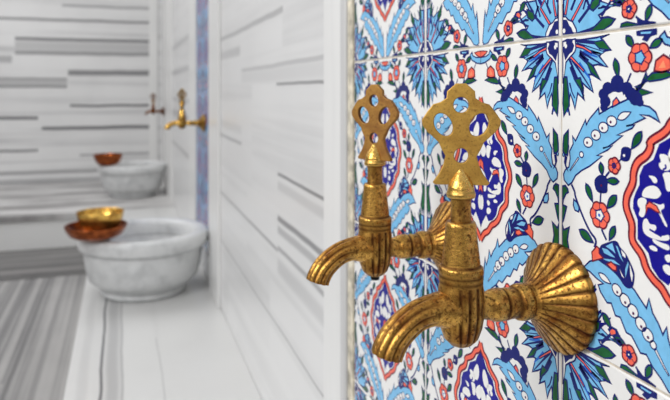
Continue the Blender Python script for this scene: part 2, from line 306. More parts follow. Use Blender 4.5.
('F','W',4,0,0,'N',[57.8,73.5,57.7,73.8,57.5,74.2,57.1,74.3,56.7,74.3,56.4,74.2,56.1,73.8,56,73.5,56.1,73.1,56.4,72.8,56.7,72.6,57.1,72.6,57.5,72.8,57.7,73.1]),
('F','R',5,1.08,0,'M',[54,80.3,53.9,81,53.7,81.6,53.3,82.1,52.8,82.5,52.4,83,52.2,83.5,51.9,84.1,51.4,84.6,50.9,84.9,50.3,85.1,49.6,85.2,49,85.1,48.4,84.9,47.8,84.5,47.3,84.4,46.6,84.3,46,84.1,45.5,83.8,45,83.3,44.7,82.8,44.5,82.2,44.4,81.5,44.5,80.9,44.7,80.3,44.5,79.7,44.4,79.1,44.5,78.4,44.7,77.8,45,77.3,45.5,76.8,46,76.5,46.6,76.3,47.3,76.2,47.8,76.1,48.4,75.7,49,75.5,49.6,75.4,50.3,75.5,50.9,75.7,51.4,76.1,51.9,76.5,52.2,77.1,52.4,77.7,52.8,78.1,53.3,78.5,53.7,79,53.9,79.7]),
('L','M',6,0.56,0,'',[50.1,81.1,52.4,82.8]),
('L','M',6,0.56,0,'',[48.5,81.6,47.6,84.4]),
('L','M',6,0.56,0,'',[47.6,80.3,44.7,80.3]),
('L','M',6,0.56,0,'',[48.5,79,47.6,76.2]),
('L','M',6,0.56,0,'',[50.1,79.5,52.4,77.8]),
('F','M',6,0.93,0,'N',[50.6,80.3,50.2,80.7,50,81,49.7,81.3,49.5,81.8,49,81.6,48.6,81.5,48.2,81.3,47.7,81.3,47.8,80.7,47.7,80.3,47.8,79.9,47.7,79.4,48.2,79.3,48.6,79.1,49,79,49.5,78.8,49.7,79.3,50,79.6,50.2,79.9]),
('L','N',4,1.12,1,'',[54.5,75.8,52.4,77.8]),
('L','N',4,1.38,1,'',[45,84.4,41.5,88.1]),
('F','N',3,0.46,1,'N',[32.7,90.3,36.9,87.2,41.5,87.3,44,90.3,43,93.3,43.5,96.9,40.5,98.1,34.3,98.3,32.2,93.4]),
('F','M',5,0,0,'N',[38.9,93.6,38.9,93.9,38.7,94.2,38.4,94.3,38.1,94.3,37.8,94.2,37.6,93.9,37.5,93.6,37.6,93.3,37.8,93.1,38.1,92.9,38.4,92.9,38.7,93.1,38.9,93.3]),
('F','G',4,1.08,0,'N',[37.6,79.7,36.6,81,36.2,82.2,36.2,83.3,36.6,84.4,37.2,85.4,38.1,86.3,39,87.3,39.5,86.1,39.9,84.9,40.2,83.7,40.2,82.6,39.8,81.6,39,80.6]),
('F','G',4,1.08,0,'N',[52.8,89.2,51.2,88.1,49.6,87.6,48,87.6,46.5,87.9,45,88.5,43.5,89.3,42,90.2,43.6,90.8,45.2,91.3,46.8,91.6,48.4,91.7,49.9,91.3,51.4,90.6]),
('F','G',4,1.08,0,'N',[24.6,94.4,24.2,96.6,24.5,98.4,25.2,100,26.2,101.4,27.5,102.6,29,103.7,30.6,104.8,30.4,102.9,30.2,101.1,29.8,99.3,29.2,97.7,28.2,96.3,26.7,95.2]),
('L','N',3,1.25,1,'',[37.9,97,37.2,104.5]),
('F','R',5,1.08,0,'M',[45.3,112,45.1,113.1,44.7,114.1,44,115,43.2,115.6,43,116.7,42.6,117.7,42,118.6,41.1,119.3,40.1,119.7,39,119.8,37.9,119.6,36.9,119.2,35.9,119.6,34.8,119.8,33.7,119.7,32.7,119.3,31.8,118.6,31.2,117.7,30.8,116.7,30.6,115.6,29.8,115,29.1,114.1,28.7,113.1,28.5,112,28.7,110.9,29.1,109.9,29.8,109.1,30.6,108.4,30.8,107.4,31.2,106.3,31.8,105.4,32.7,104.8,33.7,104.3,34.8,104.2,35.9,104.4,36.9,104.8,37.9,104.4,39,104.2,40.1,104.3,41.1,104.8,42,105.4,42.6,106.3,43,107.4,43.2,108.4,44,109.1,44.7,109.9,45.1,110.9]),
('L','M',6,0.56,0,'',[40,113.8,43.2,115.6]),
('L','M',6,0.56,0,'',[36.9,115.6,36.9,119.2]),
('L','M',6,0.56,0,'',[33.8,113.8,30.6,115.6]),
('L','M',6,0.56,0,'',[33.8,110.3,30.6,108.4]),
('L','M',6,0.56,0,'',[36.9,108.5,36.9,104.8]),
('L','M',6,0.56,0,'',[40,110.3,43.2,108.4]),
('F','W',6,0.93,0,'N',[41,112,39.9,113,39.5,113.9,38.8,114.6,38.1,115.9,36.9,115.2,35.9,115,35,114.6,33.6,114.4,33.9,113,33.7,112,33.9,111,33.6,109.6,35,109.5,35.9,109,36.9,108.9,38.1,108.2,38.8,109.5,39.5,110.2,39.9,111]),
('F','C',8,0,0,'N',[37.6,112.1,37.5,112.5,37.2,112.9,36.8,113.1,36.4,113.1,36,112.9,35.7,112.5,35.6,112.1,35.7,111.6,36,111.3,36.4,111.1,36.8,111.1,37.2,111.3,37.5,111.6]),
('F','G',4,1.08,0,'N',[50.9,97.8,48.6,98,46.9,98.8,45.6,99.9,44.6,101.4,44,103,43.5,104.9,43,106.8,44.8,106.1,46.6,105.3,48.2,104.4,49.5,103.3,50.4,101.9,51,100.1]),
('F','G',4,1.08,0,'N',[49.7,116.3,47.8,117,46.6,118,45.7,119.3,45.2,120.7,45,122.2,45,123.9,45,125.5,46.4,124.6,47.7,123.5,48.8,122.5,49.6,121.2,50.1,119.8,50.2,118.2]),
('L','N',3,1.5,1,'',[38.4,120.4,42.5,126.1]),
('L','N',3,1.62,1,'',[10.8,96.7,14.2,101.3,14.2,103.6,20.5,114.2,27.9,124.1,34.3,127.9,32.2,132.9]),
('F','B',3,1.08,0,'N',[13.1,106.2,16,107.6,18.5,109.9,17.7,113.5,14.2,113,12.7,110.1]),
('F','G',4,1.24,0,'N',[18.5,124.9,19.6,127.4,21,128.9,22.7,129.9,24.7,130.4,26.7,130.5,28.9,130.4,31.1,130.1,29.7,128.4,28.3,126.8,26.7,125.4,25,124.4,23.1,123.9,21,124]),
('F','N',3,0.46,1,'N',[37.2,130.6,41.5,128.5,48.5,125.1,51.9,125.1,53.3,127.9,58,130.3,60.8,133.8,64.5,139.1,64.9,142.4,63.6,149,58,150.6,52.4,145.2,43.5,141.8,34.3,139.8]),
('F','B',4,0.46,0,'N',[38.4,131.4,43.5,131.3,50.4,135,46.5,135.3,40.5,134.6]),
('F','B',4,0.46,0,'N',[41.5,130,47.5,126.4,50.4,132.9,47.5,131.5]),
('F','B',4,0.46,0,'N',[49.9,127.3,51.9,127.6,56.6,136.3,53.3,133.6]),
('F','W',4,0,0,'N',[54.5,129.1,58,131,58,133.1,55.7,132.3]),
('F','B',4,0.46,0,'N',[59.9,134.1,60.8,135.9,58,145,57.6,139.5]),
('F','W',4,0,0,'N',[61.3,135.8,63.7,141.4,63.1,145.7,61.7,141.9]),
('F','B',4,0.62,0,'N',[38.4,138,48.5,136.2,54.7,138.5,48.5,138.7,42.5,138.8]),
('F','W',4,0,0,'N',[53.3,140.7,57.1,145.3,55.2,144.4]),
('F','R',5,0.93,0,'M',[30,136.4,34.3,131.7,36.4,132.6,36.4,135.6,40,137.6,34.3,140.2,30.6,141.9]),
('F','R',5,0.93,0,'M',[43,140.5,46.5,138.2,50.9,139.9,50.9,142.4,48,142.8]),
('F','G',2,1.24,0,'N',[2.5,71.1,3.3,65.5,7.8,61.5,7.6,70.7,8,72.3,6.9,78.3,4.5,77.8,2.4,76]),
('F','B',4,0.78,0,'N',[3.9,78.1,3.8,78.7,3.6,79.1,3.2,79.3,2.8,79.3,2.5,79.1,2.2,78.7,2.1,78.1,2.2,77.6,2.5,77.2,2.8,77,3.2,77,3.6,77.2,3.8,77.6]),
('F','N',3,0.46,0,'N',[4.5,78.6,6.6,79.5,5.4,84.4,7.8,88.9,5.4,86.8,3.6,83]),
('F','G',2,1.24,0,'N',[1.3,103.1,1.8,99.2,4.8,98.4,7.2,100.4,7.8,102.3,5.4,103.8,2.8,107.8,2,111.6,6.1,112.2,4.8,116.2,3,121.5,0.6,123.8]),
('F','G',2,1.24,0,'N',[0.6,124.4,3.3,128.1,8.8,125.1,7.6,129.9,6.9,134,10.5,148,7,156,5.5,150,3.4,156,2.8,150,0.1,135.5,0.3,127.5]),
('F','B',1,1.24,0,'N',[3,3,6.6,2,18.7,3.2,34.6,2.8,45.2,1.4,37.8,3.4,46.2,11.2,39.9,11.6,36.3,14.5,43.5,21.3,35,19.5,30.6,20,37.4,29.1,30.1,25.6,27,25.5,31,36.5,24.5,32.9,19.4,29.2,22.9,41.3,16.8,37.2,14.2,47.5,12.5,43,9.6,37.6,8.4,43.9,6,48.7,3,50]),
('F','N',2,0,0,'N',[11.5,3.5,21,3,34.6,5.1,32.4,7,18.7,5.1]),
('F','G',3,0.93,0,'N',[31.3,5.4,39.9,4.8,46.2,11.2,36.7,9.9]),
('F','B',2,0.78,0,'N',[15.8,4.9,25.6,7.6,41,12.1,36.3,14,25.6,10.8]),
('F','R',3,0.78,0,'N',[14.9,7.4,21.9,9,29.4,12.4,30,11.2,22.5,7.5,15.3,5.5]),
('F','N',2,0,0,'N',[18.2,12.3,26.1,18.1,27.5,16.2,19.2,10.8]),
('F','G',3,1.24,0,'N',[24.5,16.3,30.6,20,37.4,29.1,29,24.3]),
('F','R',3,0.78,0,'N',[9,14.1,15.8,18.9,22.5,23.8,23.2,22.9,16.8,17.7,10.1,12.5]),
('F','N',2,0,0,'N',[17.5,13.6,27.1,20.5,28.6,18.4,19,11.5]),
('F','N',2,0,0,'N',[8.8,20.6,12.6,27.4,16.8,31.5,18.6,29.7,14.7,25.9,11.1,19.3]),
('F','G',3,1.24,0,'N',[13.7,28.2,19.4,27.5,22.2,33.7,21.8,40.6,23.3,41.7,19.4,34.5,17.1,32.2]),
('F','G',3,1.24,0,'N',[3.3,26.5,6.4,26.9,8.4,39.2,8.8,45.5,3.3,52.4,2.4,44]),
('F','N',2,0,0,'N',[8.3,30.7,10.9,37,13.9,40.9,14.6,40.4,11.8,36.5,9.7,30.3]),
('F','N',2,0,0,'N',[37.9,12.5,29.2,10.1,28.8,11.9,37.7,13.5]),
('F','N',2,0,0,'N',[40.1,19.9,25.9,12.8,19.1,9.4,18.2,11.4,25.3,14.2,39.8,20.7]),
('F','N',2,0,0,'N',[35.3,25.7,27.3,17.4,26.2,18.5,34.7,26.3]),
('F','N',2,0,0,'N',[29.3,34.2,19.2,22.7,12.2,15,10.8,16.4,18.2,23.7,28.7,34.7]),
('F','N',2,0,0,'N',[23.2,39,16.9,26.8,9.4,14.2,7.7,15.3,15.7,27.5,22.5,39.4]),
('F','N',2,0,0,'N',[5.5,36.1,6.4,44.1,8.2,52.2,9.8,51.8,7.6,43.9,6.5,35.9]),
('F','C',2,0,0,'N',[2.5,9.1,11.8,12.5,12.2,11.5,3.5,6.9]),
('F','C',1.7,0,0,'N',[3.7,26.1,6.5,50,7.5,50,6.3,25.9]),
('F','C',1.7,0,0,'N',[17,19,28.7,29.3,29.3,28.7,19,17]),
('F','C',1.7,0,0,'N',[21.6,12.1,34.9,15.4,35.1,14.6,22.4,9.9]),
('F','W',4,1.08,0,'N',[2.4,3,14.6,2.2,15.2,8.1,14.2,10.4,11.9,12.2,9,14,5.4,17,2.4,31]),
('F','N',5,0,0,'N',[6,2.4,12.5,2.4,11.9,4,13.7,6.4,11.9,10.2,9,11.6,4.8,15.8,3.6,12.1,1.8,6.8,5.4,5.9]),
('F','W',6,0,0,'N',[6.7,6.3,6.6,6.9,6.2,7.4,5.7,7.7,5.1,7.7,4.6,7.4,4.3,6.9,4.1,6.3,4.3,5.6,4.6,5.1,5.1,4.8,5.7,4.8,6.2,5.1,6.6,5.6]),
('F','B',1,1.24,0,'N',[3,197,16,200.4,27.9,199.2,40.5,198.7,49.5,193.1,43.5,191,37.4,191.1,35.9,189.1,45,185.7,39.5,184,35.3,184.9,49.5,185.3,33.7,179.4,39.1,171.7,26.7,171.9,26,162.5,15.5,167,10.6,156.9,3,158]),
('F','G',3,1.24,0,'N',[27.9,198.7,34.3,194.8,39.5,191.3,44.5,191.3,49.7,193.1,46.5,196,40.5,198.7]),
('F','N',2,0,0,'N',[16,198.1,27.9,196.4,32.2,195.4,30,197,27.9,198.5,20.5,200.4]),
('F','N',2,0,0,'N',[18.4,192.6,29,183.7,25.1,175.4,22.9,176.6,26.8,182.8,16.9,190.7]),
('F','G',3,1.24,0,'N',[27.9,184,30,179.8,34.3,178.1,37.4,177.1,36.4,182.8,31.1,185.9]),
('F','R',3,0.78,0,'N',[12.1,190.6,22.4,178.2,17,171.5,16,172.5,20.8,177.7,10.6,189.4]),
('F','R',3,0.78,0,'N',[5.7,185.8,8,176.1,8.1,166,6.9,166,6.5,175.9,3.9,185.4]),
('F','N',2,0,0,'N',[11.4,183.7,15.3,177,12.9,167.8,11.1,168.2,13.2,176.8,9.4,182.5]),
('F','N',2,0,0,'N',[3.6,185,3.2,175.4,4.6,170.1,3.4,169.9,2,175.3,2.4,185]),
('F','N',2,0,0,'N',[22.7,184.3,27.7,172.3,26.3,171.7,21.3,183.7]),
('F','N2',1.7,0,0,'N',[11.6,172.3,14.5,152.1,13.5,151.9,8.4,171.7]),
('F','N2',1.7,0,0,'N',[21.3,177,34.4,158.3,33.6,157.7,18.7,175]),
('F','N2',1.7,0,0,'N',[26.6,185.4,44.2,176.5,43.8,175.5,25.4,182.6]),
('F','N2',1.7,0,0,'N',[5.2,172,4.5,150,3.5,150,2.8,172]),
('F','N',2,0,0,'N',[38.8,190.8,46.5,182.7,54.1,180.5,53.9,179.5,45.5,181.3,37.2,189.2]),
('F','N',2,0,0,'N',[30.9,180.7,38.5,170.4,37.5,169.6,29.1,179.3]),
('F','N',2,0,0,'N',[34.6,184.6,46.3,172.3,45.7,171.7,33.4,183.4]),
('F','N',2,0,0,'N',[20.8,176.5,29.4,162.3,28.6,161.7,19.2,175.5]),
('F','N',2,0,0,'N',[13,166.5,17.4,156.2,16.6,155.8,11,165.5]),
('F','N',2,0,0,'N',[14.4,178.2,25.4,158.2,24.6,157.8,13.6,177.8]),
('F','N',2,0,0,'N',[4.8,176,5.5,158,4.5,158,3.2,176]),
('F','G',3,0.93,0,'N',[9,164,11,150,14,158,12,166]),
('F','G',3,0.93,0,'N',[24,166,33,156,32,166,27,171]),
('F','W',4,1.08,0,'N',[2.4,197,16,200,15.4,195.7,13.1,192.4,11.9,190.7,7.8,189.1,5.4,186.9,2.8,186.6,2.4,178]),
('F','N',5,0,0,'N',[2,198.6,13.1,199.2,10.8,194.5,9,193.1,6.4,188.9,2.4,188.5]),
('F','W',6,0,0,'N',[5,196,4.9,196.7,4.5,197.3,3.9,197.6,3.3,197.6,2.7,197.3,2.4,196.7,2.2,196,2.4,195.4,2.7,194.8,3.3,194.5,3.9,194.5,4.5,194.8,4.9,195.4]),
('F','W',1,0,0,'N',[100.3,41.5,97.4,48.8,91.1,51.5,87.4,57.9,75.8,63.9,76.9,66.5,74.1,71.8,67.1,75.9,64,82.1,64,88.3,60.8,93.7,58.8,97.4,58.2,103,60.8,108.1,63.3,112.5,62.6,120.9,65.5,124.4,70.7,128.3,73.3,135.4,79.2,140.4,84.2,142.4,89,148.6,95,151,100.3,158]),
('L','M',5,5.9,1,'',[100.3,41.5,97.4,48.8,91.1,51.5,87.4,57.9,75.8,63.9,76.9,66.5,74.1,71.8,67.1,75.9,64,82.1,64,88.3,60.8,93.7,58.8,97.4,58.2,103,60.8,108.1,63.3,112.5,62.6,120.9,65.5,124.4,70.7,128.3,73.3,135.4,79.2,140.4,84.2,142.4,89,148.6,95,151,100.3,158]),
('L','R',6,3.1,1,'',[100.3,41.5,97.4,48.8,91.1,51.5,87.4,57.9,75.8,63.9,76.9,66.5,74.1,71.8,67.1,75.9,64,82.1,64,88.3,60.8,93.7,58.8,97.4,58.2,103,60.8,108.1,63.3,112.5,62.6,120.9,65.5,124.4,70.7,128.3,73.3,135.4,79.2,140.4,84.2,142.4,89,148.6,95,151,100.3,158]),
('F','N2',2,0,0,'N',[100.3,49,95,54,91,61,88,67,92.1,59.5,82.5,64.7,80.9,68.2,78.4,73.7,71.5,77.8,68.5,83.6,68.5,89,65.8,93.5,64,97.9,63.6,102.8,67.1,109,67.1,119.9,69.8,122.1,75,126.2,77.5,133.6,82.5,138.2,88.6,140.3,92,136,97,142,100.3,148]),
('F','W',3,0,1,'N',[74.6,82.9,78.4,82.6,80.9,83.6,81.5,85.8,78.8,86.9,77.1,84.5]),
('F','W',3,0,1,'N',[82.1,70.4,85.8,69.7,89.8,71.2,91.3,76.8,87.4,79.2,82.9,78.1,82.1,75.3,84.2,74.4]),
('F','W',3,0,1,'N',[84.2,80.3,90.6,78.8,92.1,83.1,91.3,89,87.4,90.2,86.2,83.9]),
('F','W',3,0,1,'N',[71.5,90.9,75.8,88.3,80.9,87.9,83.3,90.5,84.2,92,80.9,95.2,75.8,95.3,69.8,95.6]),
('F','W',3,0,1,'N',[67.1,97.4,70.7,95.5,74.1,96.6,73.3,99.1,72.8,105.2,70.7,107.3,67.6,106.2,69.4,102.5,67.1,100.8]),
('F','W',3,0,1,'N',[74.1,97.6,79.2,97.4,83.3,98,85.8,96.3,86.2,99.2,83.3,100.7,85,103.6,88.6,108.7,86.6,109.1,83.3,103.9,80.9,101.1,75.8,100]),
('F','R',5,0.78,0,'M',[73.3,99.8,75.8,97.3,80.9,98.8,83.3,102.3,80.9,102.1,76.7,100.8,74.6,100.9,73.3,104.5]),
('F','W',3,0,1,'N',[71.1,108.2,74.1,106.6,75.8,110,80.1,109.2,80.9,111.6,77.5,114.3,84.2,114.9,89.5,112.4,89.5,116.3,80.9,117.5,74.1,117,70.7,114.4]),
('F','W',3,0,1,'N',[75,122.2,78.4,120.8,81.7,122.3,80.9,124.1,76.7,123.8]),
('F','W',3,0,1,'N',[77.5,117,83.3,118.3,89.5,118.2,89.5,121.7,83.3,120.9,78.4,119.4]),
('F','W',3,0,1,'N',[85.8,124.9,89.5,123,91.3,124.8,89.5,127.8,87.4,127.7]),
('F','W',3,0,1,'N',[84.6,130.7,87.4,129,91.3,129.9,91.3,134.4,88.2,134.6,85.8,133.4]),
('F','W',3,0,1,'N',[90,66,95,60,98,66,96,74,91,76,88,71]),
('F','W',3,0,1,'N',[96,78,100.3,76,100.3,88,95,90,91,84]),
('F','W',3,0,1,'N',[92,104,100.3,98,100.3,103,95,109,96,118,91,116]),
('F','W',3,0,1,'N',[96,122,100.3,120,100.3,134,96,131]),
('F','R',5,0.78,0,'M',[100.3,91,96.5,94,95.5,101,100.3,97]),
('F','R',5,0.78,0,'M',[100.3,110,98,113,97,119,100.3,116]),
('L','N2',4,1.25,1,'',[84.2,94.6,89,97.1]),
('L','N2',4,1.12,1,'',[86.6,75.4,87.4,77.3,85,78.5]),
('L','N2',4,1.12,1,'',[75.8,112.7,80.9,113.9,84.2,114.9]),
]
# ------------------------------------------------------------------ glazed tiles
def chaikin(p, closed=True, it=2):
    for _ in range(it):
        q = []; n = len(p)
        if not closed: q.append(p[0])
        for i in range(n if closed else n-1):
            a = p[i]; b = p[(i+1) % n]
            q.append((a[0]*.75+b[0]*.25, a[1]*.75+b[1]*.25)); q.append((a[0]*.25+b[0]*.75, a[1]*.25+b[1]*.75))
        if not closed: q.append(p[-1])
        p = q
    return p
def ribbon(p, w, closed):
    n = len(p); L = []; R = []
    for i in range(n):
        a = p[(i-1) % n] if closed else p[max(0, i-1)]
        b = p[(i+1) % n] if closed else p[min(n-1, i+1)]
        c = p[i]
        d0 = (c[0]-a[0], c[1]-a[1]); d1 = (b[0]-c[0], b[1]-c[1])
        l0 = math.hypot(*d0) or 0; l1 = math.hypot(*d1) or 0
        d0 = (d0[0]/l0, d0[1]/l0) if l0 > 1e-6 else None
        d1 = (d1[0]/l1, d1[1]/l1) if l1 > 1e-6 else None
        d0 = d0 or d1 or (1, 0); d1 = d1 or d0
        m = (-(d0[1]+d1[1]), d0[0]+d1[0]); k = math.hypot(*m)
        if k < .3: m = (-d1[1], d1[0]); k = 1; s = w/2
        else:
            m = (m[0]/k, m[1]/k); s = w/2/max(.5, m[0]*-d1[1]+m[1]*d1[0])
        L.append((c[0]+m[0]*s, c[1]+m[1]*s)); R.append((c[0]-m[0]*s, c[1]-m[1]*s))
    return L, R
MATKEY = ['B', 'N', 'N2', 'G', 'R', 'O', 'M', 'C', 'W']
tile_mats = [glaze('sky_blue_glaze', (.20, .53, .84)), glaze('navy_glaze', (.008, .015, .16)), glaze('cobalt_glaze', (.008, .008, .27)),
             glaze('leaf_green_glaze', (.008, .11, .03), .3), glaze('coral_red_glaze', (.92, .15, .095)), glaze('orange_glaze', (.95, .30, .15)),
             glaze('maroon_line_glaze', (.14, .01, .04)), glaze('mid_blue_glaze', (.02, .14, .62)), glaze('white_glaze', (.87, .87, .86), .01)]
def clampx(p): return (max(1.5, min(100.2, p[0])), max(1.3, min(198.7, p[1])))
def tile_art():
    V = []; F = []; M = []
    def poly(pts, lay, key):
        q = []
        for p in pts:
            p = clampx(p)
            if not q or math.hypot(p[0]-q[-1][0], p[1]-q[-1][1]) > .05: q.append(p)
        while len(q) > 2 and math.hypot(q[0][0]-q[-1][0], q[0][1]-q[-1][1]) < .05: q.pop()
        if len(q) < 3: return
        for mir in (0, 1):
            b = len(V)
            V.extend([((200-x if mir else x), y, lay) for x, y in q])
            idx = list(range(b, b+len(q)))
            F.append(idx[::-1] if mir else idx); M.append(MATKEY.index(key))
    def rib(pts, w, closed, lay, key):
        L, R = ribbon(pts, w, closed); n = len(pts)
        for mir in (0, 1):
            b = len(V)
            for p in L+R:
                p = clampx(p); V.append((200-p[0] if mir else p[0], p[1], lay))
            for i in range(n if closed else n-1):
                k = (i+1) % n; f = (b+i, b+k, b+n+k, b+n+i)
                F.append(f[::-1] if mir else f); M.append(MATKEY.index(key))
    for kind, key, lay, w, smooth, oc, q in ART:
        pts = [(q[i], q[i+1]) for i in range(0, len(q), 2)]
        if kind == 'F':
            if smooth: pts = chaikin(pts)
            pts = [clampx(p) for p in pts]
            poly(pts, lay, key)
            if w: rib(pts, w, True, lay+.45, oc)
        else:
            if smooth: pts = chaikin(pts, False)
            rib(pts, w, False, lay, key)
    return V, F, M
TV, TF, TM = tile_art()
def tile_panel(y_far, cols, rows, top):
    """tiles from y_far towards the camera; top = height of the first row's upper edge"""
    V = []; F = []; M = []; X = WX
    for c in range(cols):
        for r in range(rows):
            y1 = y_far-c*TILE; z1 = top-r*TILE; g = .0007
            b = len(V); e = .0008
            for (yy, zz, xx) in ((y1-g, z1-g, X+.003), (y1-TILE+g, z1-g, X+.003), (y1-TILE+g, z1-TILE+g, X+.003), (y1-g, z1-TILE+g, X+.003),
                                 (y1-g, z1-g, X+e), (y1-TILE+g, z1-g, X+e), (y1-TILE+g, z1-TILE+g, X+e), (y1-g, z1-TILE+g, X+e),
                                 (y1-g-e, z1-g-e, X), (y1-TILE+g+e, z1-g-e, X), (y1-TILE+g+e, z1-TILE+g+e, X), (y1-g-e, z1-TILE+g+e, X)):
                V.append((xx, yy, zz))
            for k in (0, 4):
                for i in range(4):
                    j = (i+1) % 4; F.append((b+k+i, b+k+4+i, b+k+4+j, b+k+j)); M.append(8)
            F.append((b+8, b+11, b+10, b+9)); M.append(8)
            b = len(V); s = TILE/.2/1000
            for x, y, l in TV: V.append((X-.00002-l*.00004, y1-x*s, z1-y*s))
            for f, m in zip(TF, TM): F.append([b+i for i in f]); M.append(m)
    me = bpy.data.meshes.new('glazed_tiles'); me.from_pydata(V, [], F)
    for m in tile_mats: me.materials.append(m)
    me.polygons.foreach_set('material_index', M); me.update()
    return me
grout_mat = plain('grout', (.62, .56, .47), .8, var=.25, vscale=90, bump=.3)
ROW0 = EYE+.0352
def make_panel(y_far, cols, label, ground=None):
    rows, top = 6, ROW0+3*TILE
    t = empty('tile_panel', (WX+.004, y_far-cols*TILE/2, top-rows*TILE))
    tag(t, label, 'tile panel')
    for nm, me, mt in (('glazed_tiles', tile_panel(y_far, cols, rows, top), None),
                       ('grout_bed', box_mesh('grout_bed', WX+.0012, WX+.0038, y_far-cols*TILE-.001, y_far+.001, top-rows*TILE-.001, top+.001), grout_mat)):
        me.transform(Matrix.Translation(-Vector(t.location)))
        if ground and mt is None: me.materials[8] = ground
        link(nm, me, mt, t)
    return t
make_panel(.7561, 5, 'large wall panel of floral glazed tiles behind the two big brass taps')
make_panel(2.545, 2, 'narrow out-of-focus strip of blue floral tiles behind the gold tap above the nearer marble basin', glaze('pale_blue_glaze', (.26, .38, .74), .1))

# ------------------------------------------------------------------ the room
LT = (.80, .80, .80); DK = (.16, .16, .17)
E_ = EYE
side_veins = [(1.149, 2.0, E_+.150, .007, .55), (1.6, 1.93, E_+.10, .014, .4), (.85, 1.58, E_+.048, .005, .42), (.85, 1.58, E_+.030, .016, .2),
              (.85, 1.2, E_+.011, .0032, .75), (1.58, 1.93, E_-.134, .005, .6), (1.58, 1.93, E_-.10, .014, .22), (.85, 1.19, E_-.160, .0035, .85),
              (.85, 1.19, E_-.182, .010, .3), (.85, 1.19, E_-.243, .006, .8), (.85, 1.19, E_-.264, .008, .5), (.85, 1.19, E_-.30, .005, .6),
              (.85, 1.19, E_-.335, .016, .3), (1.19, 1.93, E_-.306, .004, .65), (.85, 1.93, E_-.452, .0022, .7), (.85, 1.93, E_+.30, .01, .4),
              (2.8, 3.9, E_-.05, .012, .5), (2.8, 3.9, E_-.13, .02, .5), (2.8, 3.9, E_+.10, .016, .45), (2.8, 3.9, E_-.3, .012, .5), (2.8, 3.9, E_+.24, .016, .4)]
m_side = marble('side_wall_marble', LT, DK, 'Y', 'Z', side_veins, freq=20, stretch=.5, streak=.16, lo=.45, hi=.75, cloud=.07, planks=(.1525, .73, .06))
BACKVEINS = [(-0.405, 0.197, 1.4376, 0.0108, 0.63), (-3, 0.197, 1.3324, 0.0108, 0.84), (-0.707, 0.197, 1.1941, 0.0123, 0.97), (-0.707, 0.197, 1.1438, 0.0433, 0.42), (-0.707, 0.197, 1.0971, 0.0159, 0.77), (-0.365, 0.197, 0.9586, 0.0216, 0.87), (-3, -0.372, 0.9122, 0.0115, 0.7), (-3, -0.372, 0.8842, 0.0216, 0.49), (-3, -0.372, 0.8596, 0.0101, 0.84), (-3, -0.726, 1.05, 0.0288, 0.56), (-0.352, 0.197, 0.7223, 0.0108, 0.97), (-3, -0.561, 0.6397, 0.0123, 0.97), (-0.535, 0.197, 0.564, 0.0137, 0.97), (-3, -0.561, 0.4094, 0.0101, 0.84), (-3, 0.197, 0.2553, 0.0144, 0.63), (-0.286, 0.197, 0.3684, 0.0101, 0.56), (-3, 0.197, 0.1838, 0.0288, 0.56)]
m_back = marble('back_wall_marble', LT, DK, 'X', 'Z', BACKVEINS, freq=14, stretch=.4, streak=.42, lo=.45, hi=.75, cloud=.08, wob=.006)
m_white = marble('white_marble', (.84, .84, .83), (.45, .45, .46), 'Z', 'Y', (), freq=20, stretch=1, streak=.25, lo=.5, hi=.8, cloud=.15)
m_bench = marble('bench_marble', (.68, .68, .67), (.16, .16, .17), 'Y', 'X', [(-1, 4, -.046, .0036, 1.0), (-1, 4, -.022, .016, .42), (-1, 4, -.001, .003, .5), (-1, 4, -.085, .012, .16), (-1, 1.75, .086, .0016, .4)],
                 freq=9, stretch=.5, streak=.14, lo=.5, hi=.75, cloud=.1, wob=.006)
m_bench_far = marble('far_bench_marble', (.70, .69, .68), (.16, .15, .15), 'X', 'Y', (), freq=8, stretch=1.2, streak=.85, lo=.4, hi=.65, cloud=.25, wob=.03)
m_riser = marble('riser_marble', (.80, .80, .79), (.3, .3, .3), 'X', 'Z', (), freq=12, stretch=.6, streak=.2, cloud=.1)
m_floor = marble('floor_marble', (.46, .45, .44), (.05, .05, .055), 'Y', 'X', [(-1, 9, -.306, .008, .75), (-1, 9, -.36, .006, .65), (-1, 9, -.235, .012, .5), (-1, 9, -.43, .012, .6)],
                 freq=34, stretch=.3, streak=.7, lo=.36, hi=.72, cloud=.15, planks=(.16, 2.3, .16), rough=.35)
m_floor_x = marble('shaded_border_marble', (.24, .23, .225), (.04, .04, .04), 'X', 'Y', (), freq=24, stretch=.4, streak=.8, lo=.35, hi=.62, cloud=.2, rough=.3)  # border strip, its colour darkened for the shadow below the far bench riser

def struct(name, me, mat):
    return tag(link(name, me, mat), kind='structure')
YB = 4.92; YN = -.9; XL = -2.6; TOP = 2.3
struct('floor', box_mesh('floor', XL, WX+.12, YN, YB+.12, -.08, 0), m_floor)
struct('wall_right', box_mesh('wall_right', WX+.004, WX+.12, YN, YB+.12, 0, TOP), m_side)
struct('wall_back', box_mesh('wall_back', XL, WX+.004, YB, YB+.12, 0, TOP), m_back)
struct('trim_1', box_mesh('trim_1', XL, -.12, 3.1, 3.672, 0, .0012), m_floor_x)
def bench(name, x0, x1, y0, y1, label, mt, mf):
    t = empty(name, ((x0+x1)/2, (y0+y1)/2, 0)); tag(t, label, 'bench')
    a = box_mesh('seat_slab', x0, x1, y0, y1, BENCH-.035, BENCH, .002); f = box_mesh('riser', x0+.008, x1-.0, y0+.008, y1, 0.0, BENCH-.035)
    o1 = link('seat_slab', a, mt, t); o2 = link('riser', f, mf, t)
    for o in (o1, o2): o.matrix_parent_inverse = Matrix.Translation(-Vector(t.location))
    return t
bench('marble_bench', -.118, WX+.0035, YN, 3.665, 'long white marble bench along the tiled wall carrying the nearer basin', m_bench, m_riser)
bench('marble_bench', XL, WX+.0035, 3.668, YB-.001, 'grey veined marble bench along the back wall carrying the far basin', m_bench_far, m_riser)

